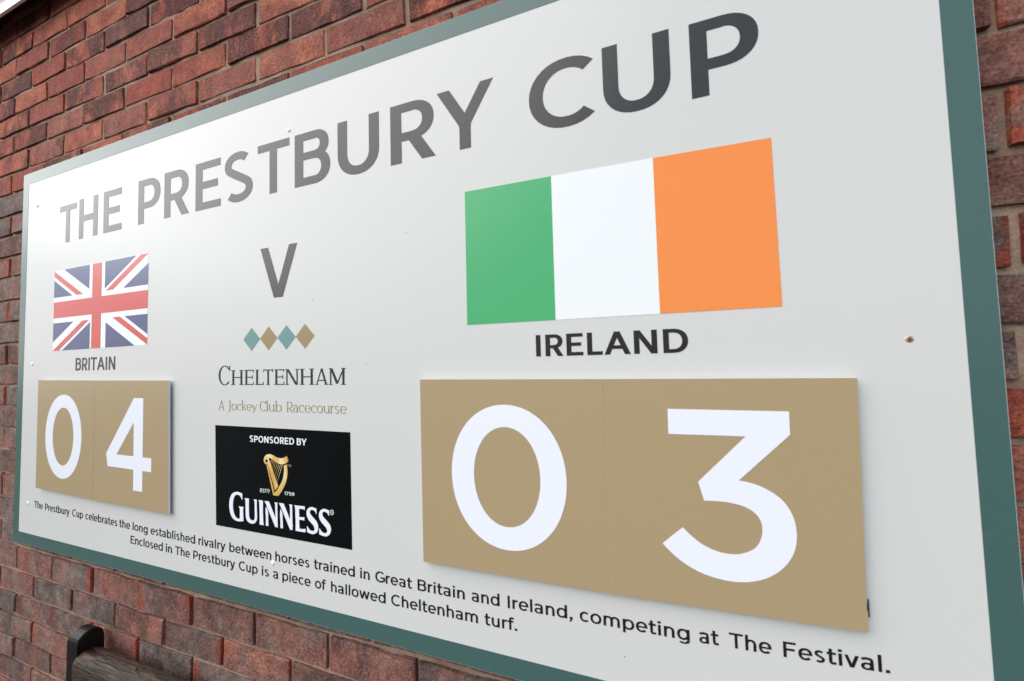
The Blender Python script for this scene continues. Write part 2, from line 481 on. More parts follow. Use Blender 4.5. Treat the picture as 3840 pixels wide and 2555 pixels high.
def set_text(s, x0, x1, z0, cap, S, z1=None):
    """polygons of the word s whose ink spans x0..x1, base line from z0 to z1, cap height cap"""
    if z1 is None: z1 = z0
    polys, pen = [], 0.0
    for ch in s:
        w, ps = glyph(ch, S)
        if ps: ps = tri_union(ps)
        for p in ps: polys.append([(a + pen, b) for a, b in p])
        pen += w
    lo = min(a for p in polys for a, b in p); hi = max(a for p in polys for a, b in p)
    k = (x1 - x0) / (hi - lo)
    return [[(x0 + (a - lo) * k, z0 + (z1 - z0) * (a - lo) / (hi - lo) + b * cap) for a, b in p] for p in polys]
TRACE = {
 'harp_neck': [(1.1638, 0.3438),(1.1646, 0.3481),(1.1676, 0.3524),(1.1725, 0.3557),(1.1784, 0.3574),(1.1853, 0.3577),(1.1912, 0.3567),(1.198, 0.3544),(1.2048, 0.352),(1.2116, 0.3508),(1.2193, 0.3508),(1.2259, 0.3521),(1.2316, 0.3544),(1.2368, 0.3569),(1.2397, 0.3514),(1.2422, 0.3457),(1.2383, 0.3427),(1.2326, 0.3399),(1.2259, 0.3377),(1.2193, 0.3369),(1.2126, 0.3377),(1.2058, 0.3395),(1.199, 0.3422),(1.1932, 0.3453),(1.1873, 0.3479),(1.1824, 0.3492),(1.1783, 0.3491),(1.1806, 0.3455),(1.1873, 0.3333),(1.1971, 0.3136),(1.2102, 0.2865),(1.2001, 0.2758),(1.1874, 0.308),(1.176, 0.3338),(1.1721, 0.3335),(1.1676, 0.3353),(1.1646, 0.3388)],
 'harp_pillar': [(1.2278, 0.3347),(1.2368, 0.3381),(1.2387, 0.3279),(1.2387, 0.3168),(1.2363, 0.3049),(1.2316, 0.2928),(1.225, 0.2819),(1.2183, 0.273),(1.2107, 0.2647),(1.1948, 0.2645),(1.1835, 0.2985),(1.1726, 0.3317),(1.176, 0.3322),(1.1874, 0.301),(1.1977, 0.2702),(1.2049, 0.2759),(1.2126, 0.2853),(1.2202, 0.296),(1.225, 0.3061),(1.2274, 0.316),(1.2283, 0.3257)],
 'harp_eye': [(1.173, 0.3453),(1.176, 0.3442),(1.1768, 0.3423),(1.176, 0.3402),(1.1731, 0.3388),(1.1701, 0.3398),(1.1693, 0.3418),(1.1701, 0.3438)],
 'string0': [(1.1882, 0.3453),(1.1896, 0.3454),(1.1872, 0.3396),(1.1858, 0.3373)],
 'string1': [(1.1918, 0.344),(1.1932, 0.3441),(1.1897, 0.3349),(1.1882, 0.3325)],
 'string2': [(1.1962, 0.3415),(1.1976, 0.3416),(1.1921, 0.3287),(1.1907, 0.3263)],
 'string3': [(1.2006, 0.3393),(1.2019, 0.3394),(1.1946, 0.3233),(1.1931, 0.3209)],
 'string4': [(1.2054, 0.3375),(1.2068, 0.3376),(1.197, 0.3168),(1.1956, 0.3144)],
 'string5': [(1.2105, 0.3359),(1.2119, 0.336),(1.2009, 0.3111),(1.1995, 0.3088)],
 'string6': [(1.2163, 0.3349),(1.2176, 0.335),(1.2038, 0.3044),(1.2024, 0.302)],
 'string7': [(1.2223, 0.3354),(1.2237, 0.3354),(1.2077, 0.2974),(1.2062, 0.295)],
 'gG': [(1.0923, 0.2592),(1.087, 0.2596),(1.08, 0.2611),(1.0729, 0.261),(1.0658, 0.2595),(1.0587, 0.256),(1.0534, 0.2503),(1.0498, 0.2433),(1.0477, 0.2339),(1.0475, 0.2253),(1.0492, 0.2144),(1.0529, 0.2051),(1.0583, 0.1984),(1.0663, 0.1939),(1.0761, 0.192),(1.0857, 0.1924),(1.0969, 0.1944),(1.0963, 0.2063),(1.0956, 0.2213),(1.0973, 0.2275),(1.0798, 0.2274),(1.0829, 0.2244),(1.0842, 0.2212),(1.0845, 0.211),(1.0844, 0.1987),(1.0795, 0.1981),(1.0734, 0.1995),(1.068, 0.2037),(1.0635, 0.2111),(1.061, 0.2194),(1.0603, 0.2296),(1.0613, 0.2389),(1.0641, 0.2471),(1.0685, 0.2524),(1.0752, 0.2547),(1.0818, 0.254),(1.0862, 0.2511),(1.0888, 0.2483),(1.0915, 0.244),(1.0928, 0.2445)],
 'gU': [(1.1003, 0.2488),(1.1153, 0.2491),(1.1149, 0.2323),(1.1155, 0.2145),(1.1168, 0.2057),(1.1202, 0.2013),(1.1262, 0.1993),(1.1313, 0.2005),(1.1342, 0.2041),(1.1348, 0.2107),(1.1346, 0.2225),(1.1343, 0.2402),(1.1332, 0.2455),(1.131, 0.2489),(1.1412, 0.2492),(1.1413, 0.2291),(1.1426, 0.2116),(1.1418, 0.2032),(1.138, 0.1969),(1.1313, 0.1928),(1.1237, 0.1919),(1.1151, 0.1936),(1.1082, 0.1981),(1.1052, 0.2049),(1.1042, 0.2192),(1.1035, 0.2401),(1.1023, 0.246)],
 'gI': [(1.1469, 0.2487),(1.1614, 0.2492),(1.1613, 0.2254),(1.1626, 0.2021),(1.1641, 0.1931),(1.1506, 0.1928),(1.151, 0.2066),(1.15, 0.236),(1.1492, 0.2453)],
 'gN1': [(1.166, 0.2486),(1.1806, 0.2491),(1.2017, 0.2136),(1.2008, 0.2413),(1.2, 0.2458),(1.198, 0.2485),(1.2073, 0.2488),(1.2073, 0.2304),(1.2087, 0.1932),(1.2009, 0.1934),(1.1707, 0.2428)],
 'gN1b': [(1.1708, 0.2361),(1.1774, 0.2271),(1.1782, 0.2098),(1.1793, 0.193),(1.1709, 0.1929),(1.1712, 0.209),(1.17, 0.2263)],
 'gN2': [(1.2122, 0.249),(1.227, 0.249),(1.2469, 0.2146),(1.2466, 0.233),(1.246, 0.244),(1.2438, 0.2489),(1.2529, 0.2492),(1.2533, 0.228),(1.2544, 0.1931),(1.2469, 0.1929),(1.2186, 0.2399)],
 'gN2b': [(1.217, 0.236),(1.2226, 0.2269),(1.2236, 0.213),(1.2249, 0.1934),(1.2174, 0.1927),(1.2171, 0.2064),(1.216, 0.2262)],
 'gE': [(1.2592, 0.2486),(1.2906, 0.2492),(1.2905, 0.241),(1.2871, 0.2426),(1.2736, 0.2426),(1.274, 0.2243),(1.284, 0.2245),(1.2897, 0.2255),(1.2893, 0.2184),(1.284, 0.2186),(1.2739, 0.2184),(1.2747, 0.1987),(1.2877, 0.1992),(1.2927, 0.2012),(1.2923, 0.1928),(1.2632, 0.1927),(1.2637, 0.2119),(1.2627, 0.2291),(1.2622, 0.2417),(1.2612, 0.2456)],
 'gS1': [(1.3245, 0.248),(1.3204, 0.2484),(1.3152, 0.2496),(1.3099, 0.2499),(1.3039, 0.2481),(1.2989, 0.2444),(1.2963, 0.2396),(1.2959, 0.2333),(1.2977, 0.2273),(1.3023, 0.221),(1.3098, 0.2151),(1.3158, 0.2102),(1.3191, 0.205),(1.3183, 0.2007),(1.3142, 0.1983),(1.309, 0.1984),(1.3037, 0.2009),(1.3003, 0.2044),(1.2983, 0.207),(1.2969, 0.2065),(1.297, 0.1944),(1.3029, 0.1929),(1.3097, 0.1918),(1.3164, 0.1922),(1.3231, 0.1952),(1.3276, 0.1999),(1.3293, 0.2068),(1.3284, 0.214),(1.324, 0.2207),(1.3166, 0.2266),(1.3099, 0.2315),(1.3061, 0.235),(1.3054, 0.2395),(1.3073, 0.2428),(1.3114, 0.2442),(1.3167, 0.2435),(1.3208, 0.2409),(1.323, 0.2366),(1.3245, 0.2371)],
 'gS2': [(1.3601, 0.2479),(1.3561, 0.2486),(1.3511, 0.2497),(1.3456, 0.2497),(1.3393, 0.2476),(1.3345, 0.2438),(1.3319, 0.239),(1.3315, 0.2334),(1.3333, 0.2269),(1.3381, 0.2207),(1.3454, 0.2149),(1.3512, 0.2104),(1.3548, 0.205),(1.354, 0.2008),(1.3496, 0.1983),(1.3438, 0.1984),(1.3387, 0.201),(1.3354, 0.2042),(1.3336, 0.2065),(1.3319, 0.206),(1.332, 0.1941),(1.3379, 0.1926),(1.3452, 0.1916),(1.3525, 0.1921),(1.359, 0.1953),(1.3634, 0.2006),(1.3651, 0.2074),(1.3642, 0.2139),(1.3592, 0.2205),(1.352, 0.2262),(1.3455, 0.231),(1.3418, 0.2351),(1.341, 0.2395),(1.3433, 0.2428),(1.347, 0.244),(1.3521, 0.2432),(1.3561, 0.2406),(1.3586, 0.2367),(1.36, 0.2369)],
 'digit3': [(2.0483, 0.4818),(2.2076, 0.4812),(2.2072, 0.4485),(2.1404, 0.3793),(2.1531, 0.3776),(2.1682, 0.3730),(2.1814, 0.3660),(2.1928, 0.3569),(2.2009, 0.3449),(2.2063, 0.3304),(2.2083, 0.3104),(2.2053, 0.2899),(2.1973, 0.2720),(2.1848, 0.2566),(2.1695, 0.2448),(2.1541, 0.2379),(2.1400, 0.2342),(2.1228, 0.2327),(2.1022, 0.2345),(2.0827, 0.2394),(2.0629, 0.2488),(2.0463, 0.2610),(2.0324, 0.2747),(2.0622, 0.3025),(2.0749, 0.2904),(2.0911, 0.2792),(2.1087, 0.2730),(2.1230, 0.2716),(2.1357, 0.2731),(2.1483, 0.2784),(2.1579, 0.2858),(2.1645, 0.2979),(2.1671, 0.3119),(2.1651, 0.3255),(2.1573, 0.3359),(2.1453, 0.3425),(2.1282, 0.3460),(2.1137, 0.3467),(2.0934, 0.3457),(2.0866, 0.3731),(2.1524, 0.4438),(2.0479, 0.4432)],
}
for k_ in TRACE:
    if not k_.startswith('string'): TRACE[k_] = smooth_outline(TRACE[k_])

# ---------------------------------------------------------------- brick wall
WALL_Y = 0.022
def brick_material():
    m, nt, b = new_mat('wire_cut_brick')
    L = nt.links
    tc = N(nt, 'ShaderNodeTexCoord'); oi = N(nt, 'ShaderNodeObjectInfo'); geo = N(nt, 'ShaderNodeNewGeometry')
    rnd = math_n(nt, 'FRACT', math_n(nt, 'ADD', oi.outputs['Random'], geo.outputs['Random Per Island']))
    off = N(nt, 'ShaderNodeCombineXYZ')
    L.new(math_n(nt, 'MULTIPLY', rnd, 37.0), off.inputs[0]); L.new(math_n(nt, 'MULTIPLY', rnd, 91.0), off.inputs[1]); L.new(math_n(nt, 'MULTIPLY', rnd, 53.0), off.inputs[2])
    vec = N(nt, 'ShaderNodeVectorMath', operation='ADD'); L.new(tc.outputs['Object'], vec.inputs[0]); L.new(off.outputs[0], vec.inputs[1])
    V = vec.outputs[0]
    def noise(scale, det=4, rough=.55, sx=None):
        n = N(nt, 'ShaderNodeTexNoise', i_Scale=scale, i_Detail=float(det), i_Roughness=rough)
        if sx:
            mp = N(nt, 'ShaderNodeMapping'); mp.inputs['Scale'].default_value = sx
            L.new(V, mp.inputs['Vector']); L.new(mp.outputs[0], n.inputs['Vector'])
        else: L.new(V, n.inputs['Vector'])
        return n.outputs[0]
    # how brown-grey a brick is comes with the brick (object colour, red channel)
    sepc = N(nt, 'ShaderNodeSeparateColor'); L.new(oi.outputs['Color'], sepc.inputs[0])
    grey = sepc.outputs[0]
    redmix = mixrgb(nt, rnd, (.40, .078, .044), (.66, .200, .105))
    r2 = ramp(nt, noise(16, 3), [(.32, 0.0), (.68, 1.0)])
    red = mixrgb(nt, r2, redmix, (.30, .062, .045))
    streak = ramp(nt, noise(14, 4, .6, (3.5, 1, .7)), [(.52, 0.0), (.72, .55)])
    red = mixrgb(nt, streak, red, (.40, .17, .10))
    brown = mixrgb(nt, ramp(nt, noise(26, 7, .70), [(.36, 0.0), (.64, 1.0)]), (.120, .090, .080), (.285, .212, .182))
    # red arrises: distance to the brick's ends
    ax = N(nt, 'ShaderNodeSeparateXYZ'); L.new(tc.outputs['Object'], ax.inputs[0])
    endd = math_n(nt, 'ABSOLUTE', ax.outputs[0])
    wob = math_n(nt, 'MULTIPLY', math_n(nt, 'SUBTRACT', noise(24, 4), .5), .10)
    e = ramp(nt, math_n(nt, 'MULTIPLY', math_n(nt, 'ADD', endd, wob), 5.0), [(.46, 0.0), (.55, 1.0)])
    redend = mixrgb(nt, 1.0, (.36, .075, .045), (.9, .9, .9), 'MULTIPLY')
    brown = mixrgb(nt, math_n(nt, 'MULTIPLY', e, ramp(nt, math_n(nt, 'FRACT', math_n(nt, 'MULTIPLY', rnd, 3.7)), [(.35, .1), (.6, 1.0)])), brown, redend)
    blot = ramp(nt, noise(9, 5, .6), [(.40, 0.0), (.62, 1.0)])
    gsel = math_n(nt, 'MULTIPLY', grey, math_n(nt, 'ADD', .72, math_n(nt, 'MULTIPLY', blot, .45)), True)
    col = mixrgb(nt, gsel, red, brown)
    # burnt blue-black patches, only on some bricks
    dk = ramp(nt, noise(7.5, 6, .68, (1.0, 1, .55)), [(.45, 0.0), (.53, 1.0)])
    some = ramp(nt, math_n(nt, 'FRACT', math_n(nt, 'MULTIPLY', rnd, 7.31)), [(.34, 0.0), (.46, 1.0)])
    speck = ramp(nt, noise(230, 3, .7), [(.35, .35), (.62, 1.0)])
    some = math_n(nt, 'MULTIPLY', some, math_n(nt, 'SUBTRACT', 1.0, math_n(nt, 'MULTIPLY', grey, .55)))
    col = mixrgb(nt, math_n(nt, 'MULTIPLY', math_n(nt, 'MULTIPLY', dk, some), speck), col, (.026, .022, .028))
    gr = ramp(nt, noise(240, 5, .75), [(.34, .48), (.5, .98), (.66, 1.50)])
    gr2 = ramp(nt, noise(95, 4, .7), [(.34, .80), (.5, 1.0), (.66, 1.20)])
    col = mixrgb(nt, 1.0, col, gr2, 'MULTIPLY')
    col = mixrgb(nt, 1.0, col, gr, 'MULTIPLY')
    salt = ramp(nt, noise(60, 6, .75), [(.66, 0.0), (.80, .35)])
    col = mixrgb(nt, salt, col, (.42, .33, .28))
    L.new(col, b.inputs['Base Color'])
    b.inputs['Roughness'].default_value = .88
    b.inputs['Specular IOR Level'].default_value = .25
    vo = N(nt, 'ShaderNodeTexVoronoi', i_Scale=75.0); L.new(V, vo.inputs['Vector'])
    pit = ramp(nt, vo.outputs['Distance'], [(.10, 0.0), (.22, 1.0)])
    hgt = math_n(nt, 'ADD', math_n(nt, 'MULTIPLY', noise(150, 6, .72), 1.5), math_n(nt, 'MULTIPLY', noise(45, 4, .6, (2.4, 1, .8)), .9))
    hgt = math_n(nt, 'ADD', hgt, math_n(nt, 'MULTIPLY', pit, .25))
    bp_ = N(nt, 'ShaderNodeBump', i_Strength=1.0, i_Distance=.0055); L.new(hgt, bp_.inputs['Height'])
    L.new(bp_.outputs[0], b.inputs['Normal'])
    return m

def mortar_material():
    m, nt, b = new_mat('mortar')
    L = nt.links
    tc = N(nt, 'ShaderNodeTexCoord')
    n1 = N(nt, 'ShaderNodeTexNoise', i_Scale=18.0, i_Detail=6.0); L.new(tc.outputs['Object'], n1.inputs['Vector'])
    n2 = N(nt, 'ShaderNodeTexNoise', i_Scale=300.0, i_Detail=5.0, i_Roughness=.7); L.new(tc.outputs['Object'], n2.inputs['Vector'])
    c = mixrgb(nt, ramp(nt, n1.outputs[0], [(.3, 0.0), (.7, 1.0)]), (.25, .165, .118), (.45, .325, .245))
    c = mixrgb(nt, 1.0, c, ramp(nt, n2.outputs[0], [(.3, .65), (.7, 1.15)]), 'MULTIPLY')
    L.new(c, b.inputs['Base Color']); b.inputs['Roughness'].default_value = .95
    b.inputs['Specular IOR Level'].default_value = .2
    bp_ = N(nt, 'ShaderNodeBump', i_Strength=.9, i_Distance=.003); L.new(n2.outputs[0], bp_.inputs['Height'])
    L.new(bp_.outputs[0], b.inputs['Normal'])
    return m
M_BRICK, M_MORTAR = brick_material(), mortar_material()

beds_down = [1.369, 1.2945, 1.2192, 1.1391, 1.0626, .9847, .9074, .8208, .7428, .6653, .5913, .5169, .444, .365, .2941, .2117, .1263, .048, -.0306, -.1149, -.1904, -.2601, -.3337]
while beds_down[-1] > -.98: beds_down.append(beds_down[-1] - .0745)
beds_up = [1.369 + .0738 * i for i in range(1, 9)]
BEDS = sorted(beds_down + beds_up)
ZTOP, ZBOT = BEDS[-1], BEDS[0]
I0 = BEDS.index(1.2945)                          # the course whose lower bed is 1.2945: phase A
PITCH = .2285
BH = .064; BL = .2185

def brick_shape(seed, l=BL, h=BH, dep=.045):
    """irregular chamfered brick about its own centre; front face at y = 0 facing -Y"""
    r = random.Random(seed)
    nx = 5
    per = []
    for i in range(nx): per.append((-l / 2 + l * i / (nx - 1), -h / 2, 'b'))
    for i in range(nx): per.append((l / 2 - l * i / (nx - 1), h / 2, 't'))
    out, inn = [], []
    for i, (x, z, s) in enumerate(per):
        j = r.uniform(-.0026, .0018)
        jx = r.uniform(-.0018, .0018)
        out.append((x + jx, r.uniform(.0008, .0024), z + (j if s == 't' else -j)))
        k = r.uniform(.0008, .0024)
        dx = -k if x > l / 2 - 1e-6 else k if x < -l / 2 + 1e-6 else 0
        inn.append((x + jx * .5 + dx, r.uniform(-.0012, .0012), z + (-k if s == 't' else k)))
    n = len(per)
    back = [(x, dep, z) for x, y, z in out]
    verts = inn + out + back
    faces = [tuple(range(n))]
    for i in range(n):
        j = (i + 1) % n
        faces.append((i, n + i, n + j, j))
        faces.append((n + i, 2 * n + i, 2 * n + j, n + j))
    return verts, faces

wall = empty('brick_wall', (0.0, WALL_Y + .045, ZBOT))
tag(wall, 'rough red and brown brick wall in stretcher bond behind the large white sign', 'wall')
# mortar: one slab whose face lies behind the brick faces
mb = bmesh.new()
XL, XR = -1.9, 3.7
NXm, NZm = 160, 90
grid = []
rm = random.Random(3)
for iz in range(NZm + 1):
    row = []
    for ix in range(NXm + 1):
        row.append(mb.verts.new((XL + (XR - XL) * ix / NXm, WALL_Y + (.0040 if ZBOT + (ZTOP - ZBOT) * iz / NZm > 1.2 else .0072) + rm.uniform(-.0011, .0011), ZBOT + (ZTOP - ZBOT) * iz / NZm)))
    grid.append(row)
for iz in range(NZm):
    for ix in range(NXm):
        mb.faces.new((grid[iz][ix], grid[iz][ix + 1], grid[iz + 1][ix + 1], grid[iz + 1][ix]))
mo = bm_obj('mortar', mb, M_MORTAR, wall, smooth=True)

Rc = cam.rotation_euler.to_matrix()
def to_px(x, y, z):
    q = Rc.transposed() @ (Vector((x, y, z)) - cam.location)
    if q.z > -.01: return None
    f = 1403.186 / 3840 * 1024
    return (512 + f * q.x / -q.z, 340.5 - f * q.y / -q.z)

VAR = []
for k in range(10):
    vs, fs = brick_shape(100 + k)
    me = bpy.data.meshes.new('brick'); me.from_pydata(vs, [], fs); me.update(); me.materials.append(M_BRICK)
    VAR.append((me, vs, fs))
cands = []
for ci in range(len(BEDS) - 1):
    zb, zt = BEDS[ci], BEDS[ci + 1]
    phase = 0.0 if (ci - I0) % 2 == 0 else -.1135
    k0 = int((XL - .19) / PITCH) - 1
    for k in range(k0, k0 + 27):
        x0 = .19 + phase + PITCH * k
        if x0 < XL or x0 + PITCH > XR: continue
        cx, cz = x0 + PITCH / 2, (zb + zt) / 2
        s = 0
        for (dx, dz) in ((-.11, -.03), (.11, -.03), (.11, .03), (-.11, .03), (0, 0), (-.05, 0), (.05, 0)):
            X_, Z_ = cx + dx, cz + dz
            p = to_px(X_, WALL_Y, Z_)
            if p and -2 < p[0] < 1026 and -2 < p[1] < 683:
                # hidden behind the board?
                t = (0 - cam.location.y) / (WALL_Y - cam.location.y)
                hx = cam.location.x + (X_ - cam.location.x) * t; hz = cam.location.z + (Z_ - cam.location.z) * t
                if not (.01 < hx < 2.43 and .01 < hz < 1.24): s += 1
        a, b_ = to_px(cx - .11, WALL_Y, cz), to_px(cx + .11, WALL_Y, cz)
        area = abs(b_[0] - a[0]) if a and b_ else 0
        cands.append((s > 0, s, area, cx, cz, zt - zb))
vis = sorted([c for c in cands if c[0]], key=lambda c: -c[2] * c[1])
parts, rest = vis[:298], vis[298:] + [c for c in cands if not c[0]]
print('bricks visible', len(vis), 'all', len(cands))
rb_ = random.Random(11)
sv, sf_ = [], []
for idx, (_, s, area, cx, cz, pitch) in enumerate(parts):
    me = VAR[rb_.randrange(10)][0]
    o = bpy.data.objects.new('brick', me)
    C.objects.link(o); o.parent = wall
    o.location = Vector((cx + rb_.uniform(-.0025, .0025), WALL_Y + rb_.uniform(-.0025, .002), cz + rb_.uniform(-.001, .001))) - wall.location
    o.rotation_euler = (rb_.uniform(-.012, .012), rb_.uniform(-.006, .006) + (math.pi if rb_.random() < .5 else 0), rb_.uniform(-.008, .008))
    o.scale = (rb_.uniform(.985, 1.004), 1, (pitch - .0105) / BH * rb_.uniform(.985, 1.01))
    g = (.12 + rb_.uniform(-.12, .25)) if cz > 1.22 else (.95 + rb_.uniform(-.28, .1))
    if cz > 1.22 and cx < 0: g *= .6
    o.color = (max(0, min(1, g)), 0, 0, 1)
for (_, s, area, cx, cz, pitch) in rest:
    me, vs, fs = VAR[rb_.randrange(10)]
    b0 = len(sv)
    sc = (pitch - .0105) / BH
    sv.extend((cx + v[0], WALL_Y + v[1], cz + v[2] * sc) for v in vs)
    sf_.extend(tuple(i + b0 for i in f) for f in fs)
st = mesh_obj('brick_courses', sv, sf_, M_BRICK, wall)
st.color = (.5, 0, 0, 1)
st['kind'] = 'stuff'

# white eaves board along the top of the wall, its dark underside sloping back to the bricks
def plain(name, col, rough=.5, bump=0, scale=200, spec=.5):
    m, nt, b = new_mat(name)
    tc = N(nt, 'ShaderNodeTexCoord')
    n1 = N(nt, 'ShaderNodeTexNoise', i_Scale=float(scale), i_Detail=4.0); nt.links.new(tc.outputs['Object'], n1.inputs['Vector'])
    c = mixrgb(nt, 1.0, col, ramp(nt, n1.outputs[0], [(.3, .93), (.7, 1.03)]), 'MULTIPLY')
    nt.links.new(c, b.inputs['Base Color'])
    b.inputs['Roughness'].default_value = rough
    b.inputs['Specular IOR Level'].default_value = spec
    if bump:
        bp_ = N(nt, 'ShaderNodeBump', i_Strength=bump, i_Distance=.001); nt.links.new(n1.outputs[0], bp_.inputs['Height'])
        nt.links.new(bp_.outputs[0], b.inputs['Normal'])
    return m
M_FASCIA = plain('white_upvc', (.80, .80, .81), .3)
M_SOFFIT = plain('dark_soffit', (.02, .02, .02), .7)
def extrude_profile(name, prof, x0, x1, mat, parent, closed=True):
    n = len(prof)
    vs = [(x0, a, b) for a, b in prof] + [(x1, a, b) for a, b in prof]
    fs = [(i, (i + 1) % n, n + (i + 1) % n, n + i) for i in range(n)] + [tuple(range(n))[::-1], tuple(range(n, 2 * n))]
    return mesh_obj(name, vs, fs, mat, parent)
extrude_profile('soffit', [(WALL_Y + .04, 1.921), (WALL_Y, 1.917), (-.028, 1.8385), (-.0285, 1.9)], XL, XR, M_SOFFIT, wall)
extrude_profile('fascia', [(-.0288, 1.8370), (-.036, 1.8375), (-.037, 1.887), (-.031, 1.9), (-.0288, 1.9)], XL, XR, M_FASCIA, wall)
extrude_profile('gutter', [(-.030, 1.9012), (-.044, 1.894), (-.056, 1.9), (-.062, 1.925), (-.064, 1.97), (.06, 1.97), (.06, 1.9225)], XL, XR, plain('grey_gutter', (.36, .35, .40), .4), wall)

# ---------------------------------------------------------------- pavement
def pavement_mat():
    m, nt, b = new_mat('paving')
    tc = N(nt, 'ShaderNodeTexCoord')
    br = N(nt, 'ShaderNodeTexBrick', i_Scale=1.6); nt.links.new(tc.outputs['Object'], br.inputs['Vector'])
    br.inputs['Color1'].default_value = (.062, .06, .058, 1); br.inputs['Color2'].default_value = (.075, .073, .07, 1); br.inputs['Mortar'].default_value = (.04, .04, .04, 1)
    n1 = N(nt, 'ShaderNodeTexNoise', i_Scale=40.0, i_Detail=6.0); nt.links.new(tc.outputs['Object'], n1.inputs['Vector'])
    c = mixrgb(nt, 1.0, br.outputs[0], ramp(nt, n1.outputs[0], [(.3, .8), (.7, 1.1)]), 'MULTIPLY')
    nt.links.new(c, b.inputs['Base Color']); b.inputs['Roughness'].default_value = .9; b.inputs['Specular IOR Level'].default_value = .1
    return m
GZ = ZBOT
pv = mesh_obj('pavement', [(-60, -80, GZ), (60, -80, GZ), (60, 30, GZ), (-60, 30, GZ)], [(0, 1, 2, 3)], pavement_mat())
tag(pv, kind='structure')

# ---------------------------------------------------------------- the sign
M_BOARD = vinyl('white_board', (.612, .618, .604), .33, .012)
M_GREEN = vinyl('green_vinyl', (.060, .128, .118), .29, .10, scuff=.35)
M_TITLE = vinyl('charcoal_vinyl', (.030, .031, .033), .28, .04)
M_TEXT = vinyl('black_vinyl', (.012, .012, .013), .28, .04)
M_NAVY = vinyl('navy_print', (.045, .062, .190), .28, .05)
M_RED = vinyl('red_print', (.62, .055, .050), .28, .05)
M_WHITE = vinyl('white_print', (.80, .835, .84), .26, .01)
M_IGREEN = vinyl('flag_green', (.060, .410, .155), .28, .05)
M_ORANGE = vinyl('flag_orange', (.87, .265, .060), .28, .05)
M_GOLD = vinyl('gold_print', (.315, .235, .115), .28, .05)
M_TEAL = vinyl('teal_print', (.135, .285, .275), .28, .05)
M_SLATE = vinyl('slate_print', (.020, .026, .032), .28, .03)
M_BLACK = vinyl('black_print', (.003, .004, .0045), .13, .05, 0, .2)
M_PANEL = vinyl('gold_panel', (.400, .305, .175), .33, .05)
M_DIGIT = vinyl('white_digit', (.80, .83, .90), .30, .015)
M_EDGE = plain('cut_edge', (.78, .79, .80), .4)

BW, BHT = 2.44, 1.2495
sign = empty('scoreboard_sign', (BW / 2, .0, 0.0))
tag(sign, 'large green bordered white sign on the brick wall with two flags and a title', 'sign')
pb = bmesh.new()
bm_box(pb, 0, 0.0, 0, BW, .004, BHT, .0006, 1)
bm_obj('panel', pb, M_BOARD, sign)
# battens that hold the board off the bricks
for z0 in (.12, .6, 1.09):
    bb = bmesh.new(); bm_box(bb, .06, .0042, z0, BW - .06, WALL_Y - .001, z0 + .03)
    bm_obj('batten', bb, plain('batten', (.3, .3, .3)), sign)
E_ = .0012
outer = [(E_, E_), (BW - E_, E_), (BW - E_, BHT - E_), (E_, BHT - E_)]
inner = [(.0378, .0374), (2.4065, .0374), (2.4065, 1.2100), (.0378, 1.2100)]
border = [[outer[i], outer[(i + 1) % 4], inner[(i + 1) % 4], inner[i]] for i in range(4)]
decal('green_border', border, M_GREEN, sign)

# title, letter by letter where each one stands
SN = Style(v=.172, h=.152)
def letter(ch, x0, x1, z0, z1, S=SN):
    w, ps = glyph(ch, S)
    ps = tri_union(ps)
    lo = min(a for p in ps for a, b in p); hi = max(a for p in ps for a, b in p)
    # keep the stroke weight when the letter is fitted to its width
    k = (x1 - x0) / (hi - lo); cap = z1 - z0
    return [[(x0 + (a - lo) * k, z0 + b * cap) for a, b in p] for p in ps]
TL = [('T', .2415, .3379, .9755, 1.0975), ('H', .3544, .4564, .9765, 1.1030), ('E', .4875, .5798, .977, 1.1037),
      ('P', .6600, .7605, .978, 1.1055), ('R', .7785, .8837, .9785, 1.1058), ('E', .9098, 1.0079, .978, 1.1050), ('S', 1.0227, 1.1235, .9783, 1.1043),
      ('T', 1.1404, 1.2450, .9783, 1.1042), ('B', 1.2618, 1.3685, .9785, 1.1035), ('U', 1.3899, 1.5021, .9785, 1.1032), ('R', 1.5313, 1.6393, .9776, 1.1038), ('Y', 1.6439, 1.7668, .9771, 1.1030),
      ('C', 1.8363, 1.9540, .9757, 1.0985), ('U', 1.9692, 2.0762, .9745, 1.0975), ('P', 2.1058, 2.2005, .9712, 1.0945)]
for wd in (TL[:3], TL[3:12], TL[12:]):
    decal('title_word', [p for a in wd for p in letter(*a)], M_TITLE, sign, union=False)
decal('versus_letter', letter('V', 1.1504, 1.2690, .7252, .8475), M_TITLE, sign, union=False)

# union flag
def flag_poly(l): return [l]
uf = decal('union_flag', [[(.2198, .6304), (.7118, .6304), (.7118, .8898), (.2198, .8872)]], M_WHITE, sign, union=False)
UX, UZ = .4658, .7595
def m180(p): return [(2 * UX - a, 2 * UZ - b) for a, b in p]
def sub(name, polys, mat, parent, y=-.0004): return decal(name, polys, mat, parent, y)
def subpart(name, polys, mat, parent, y=-.0004, label=None):
    o = decal(name, polys, mat, None, y)
    o.parent = parent
    o.location = (0, 0, 0)
    if label: o['label'] = label
    return o
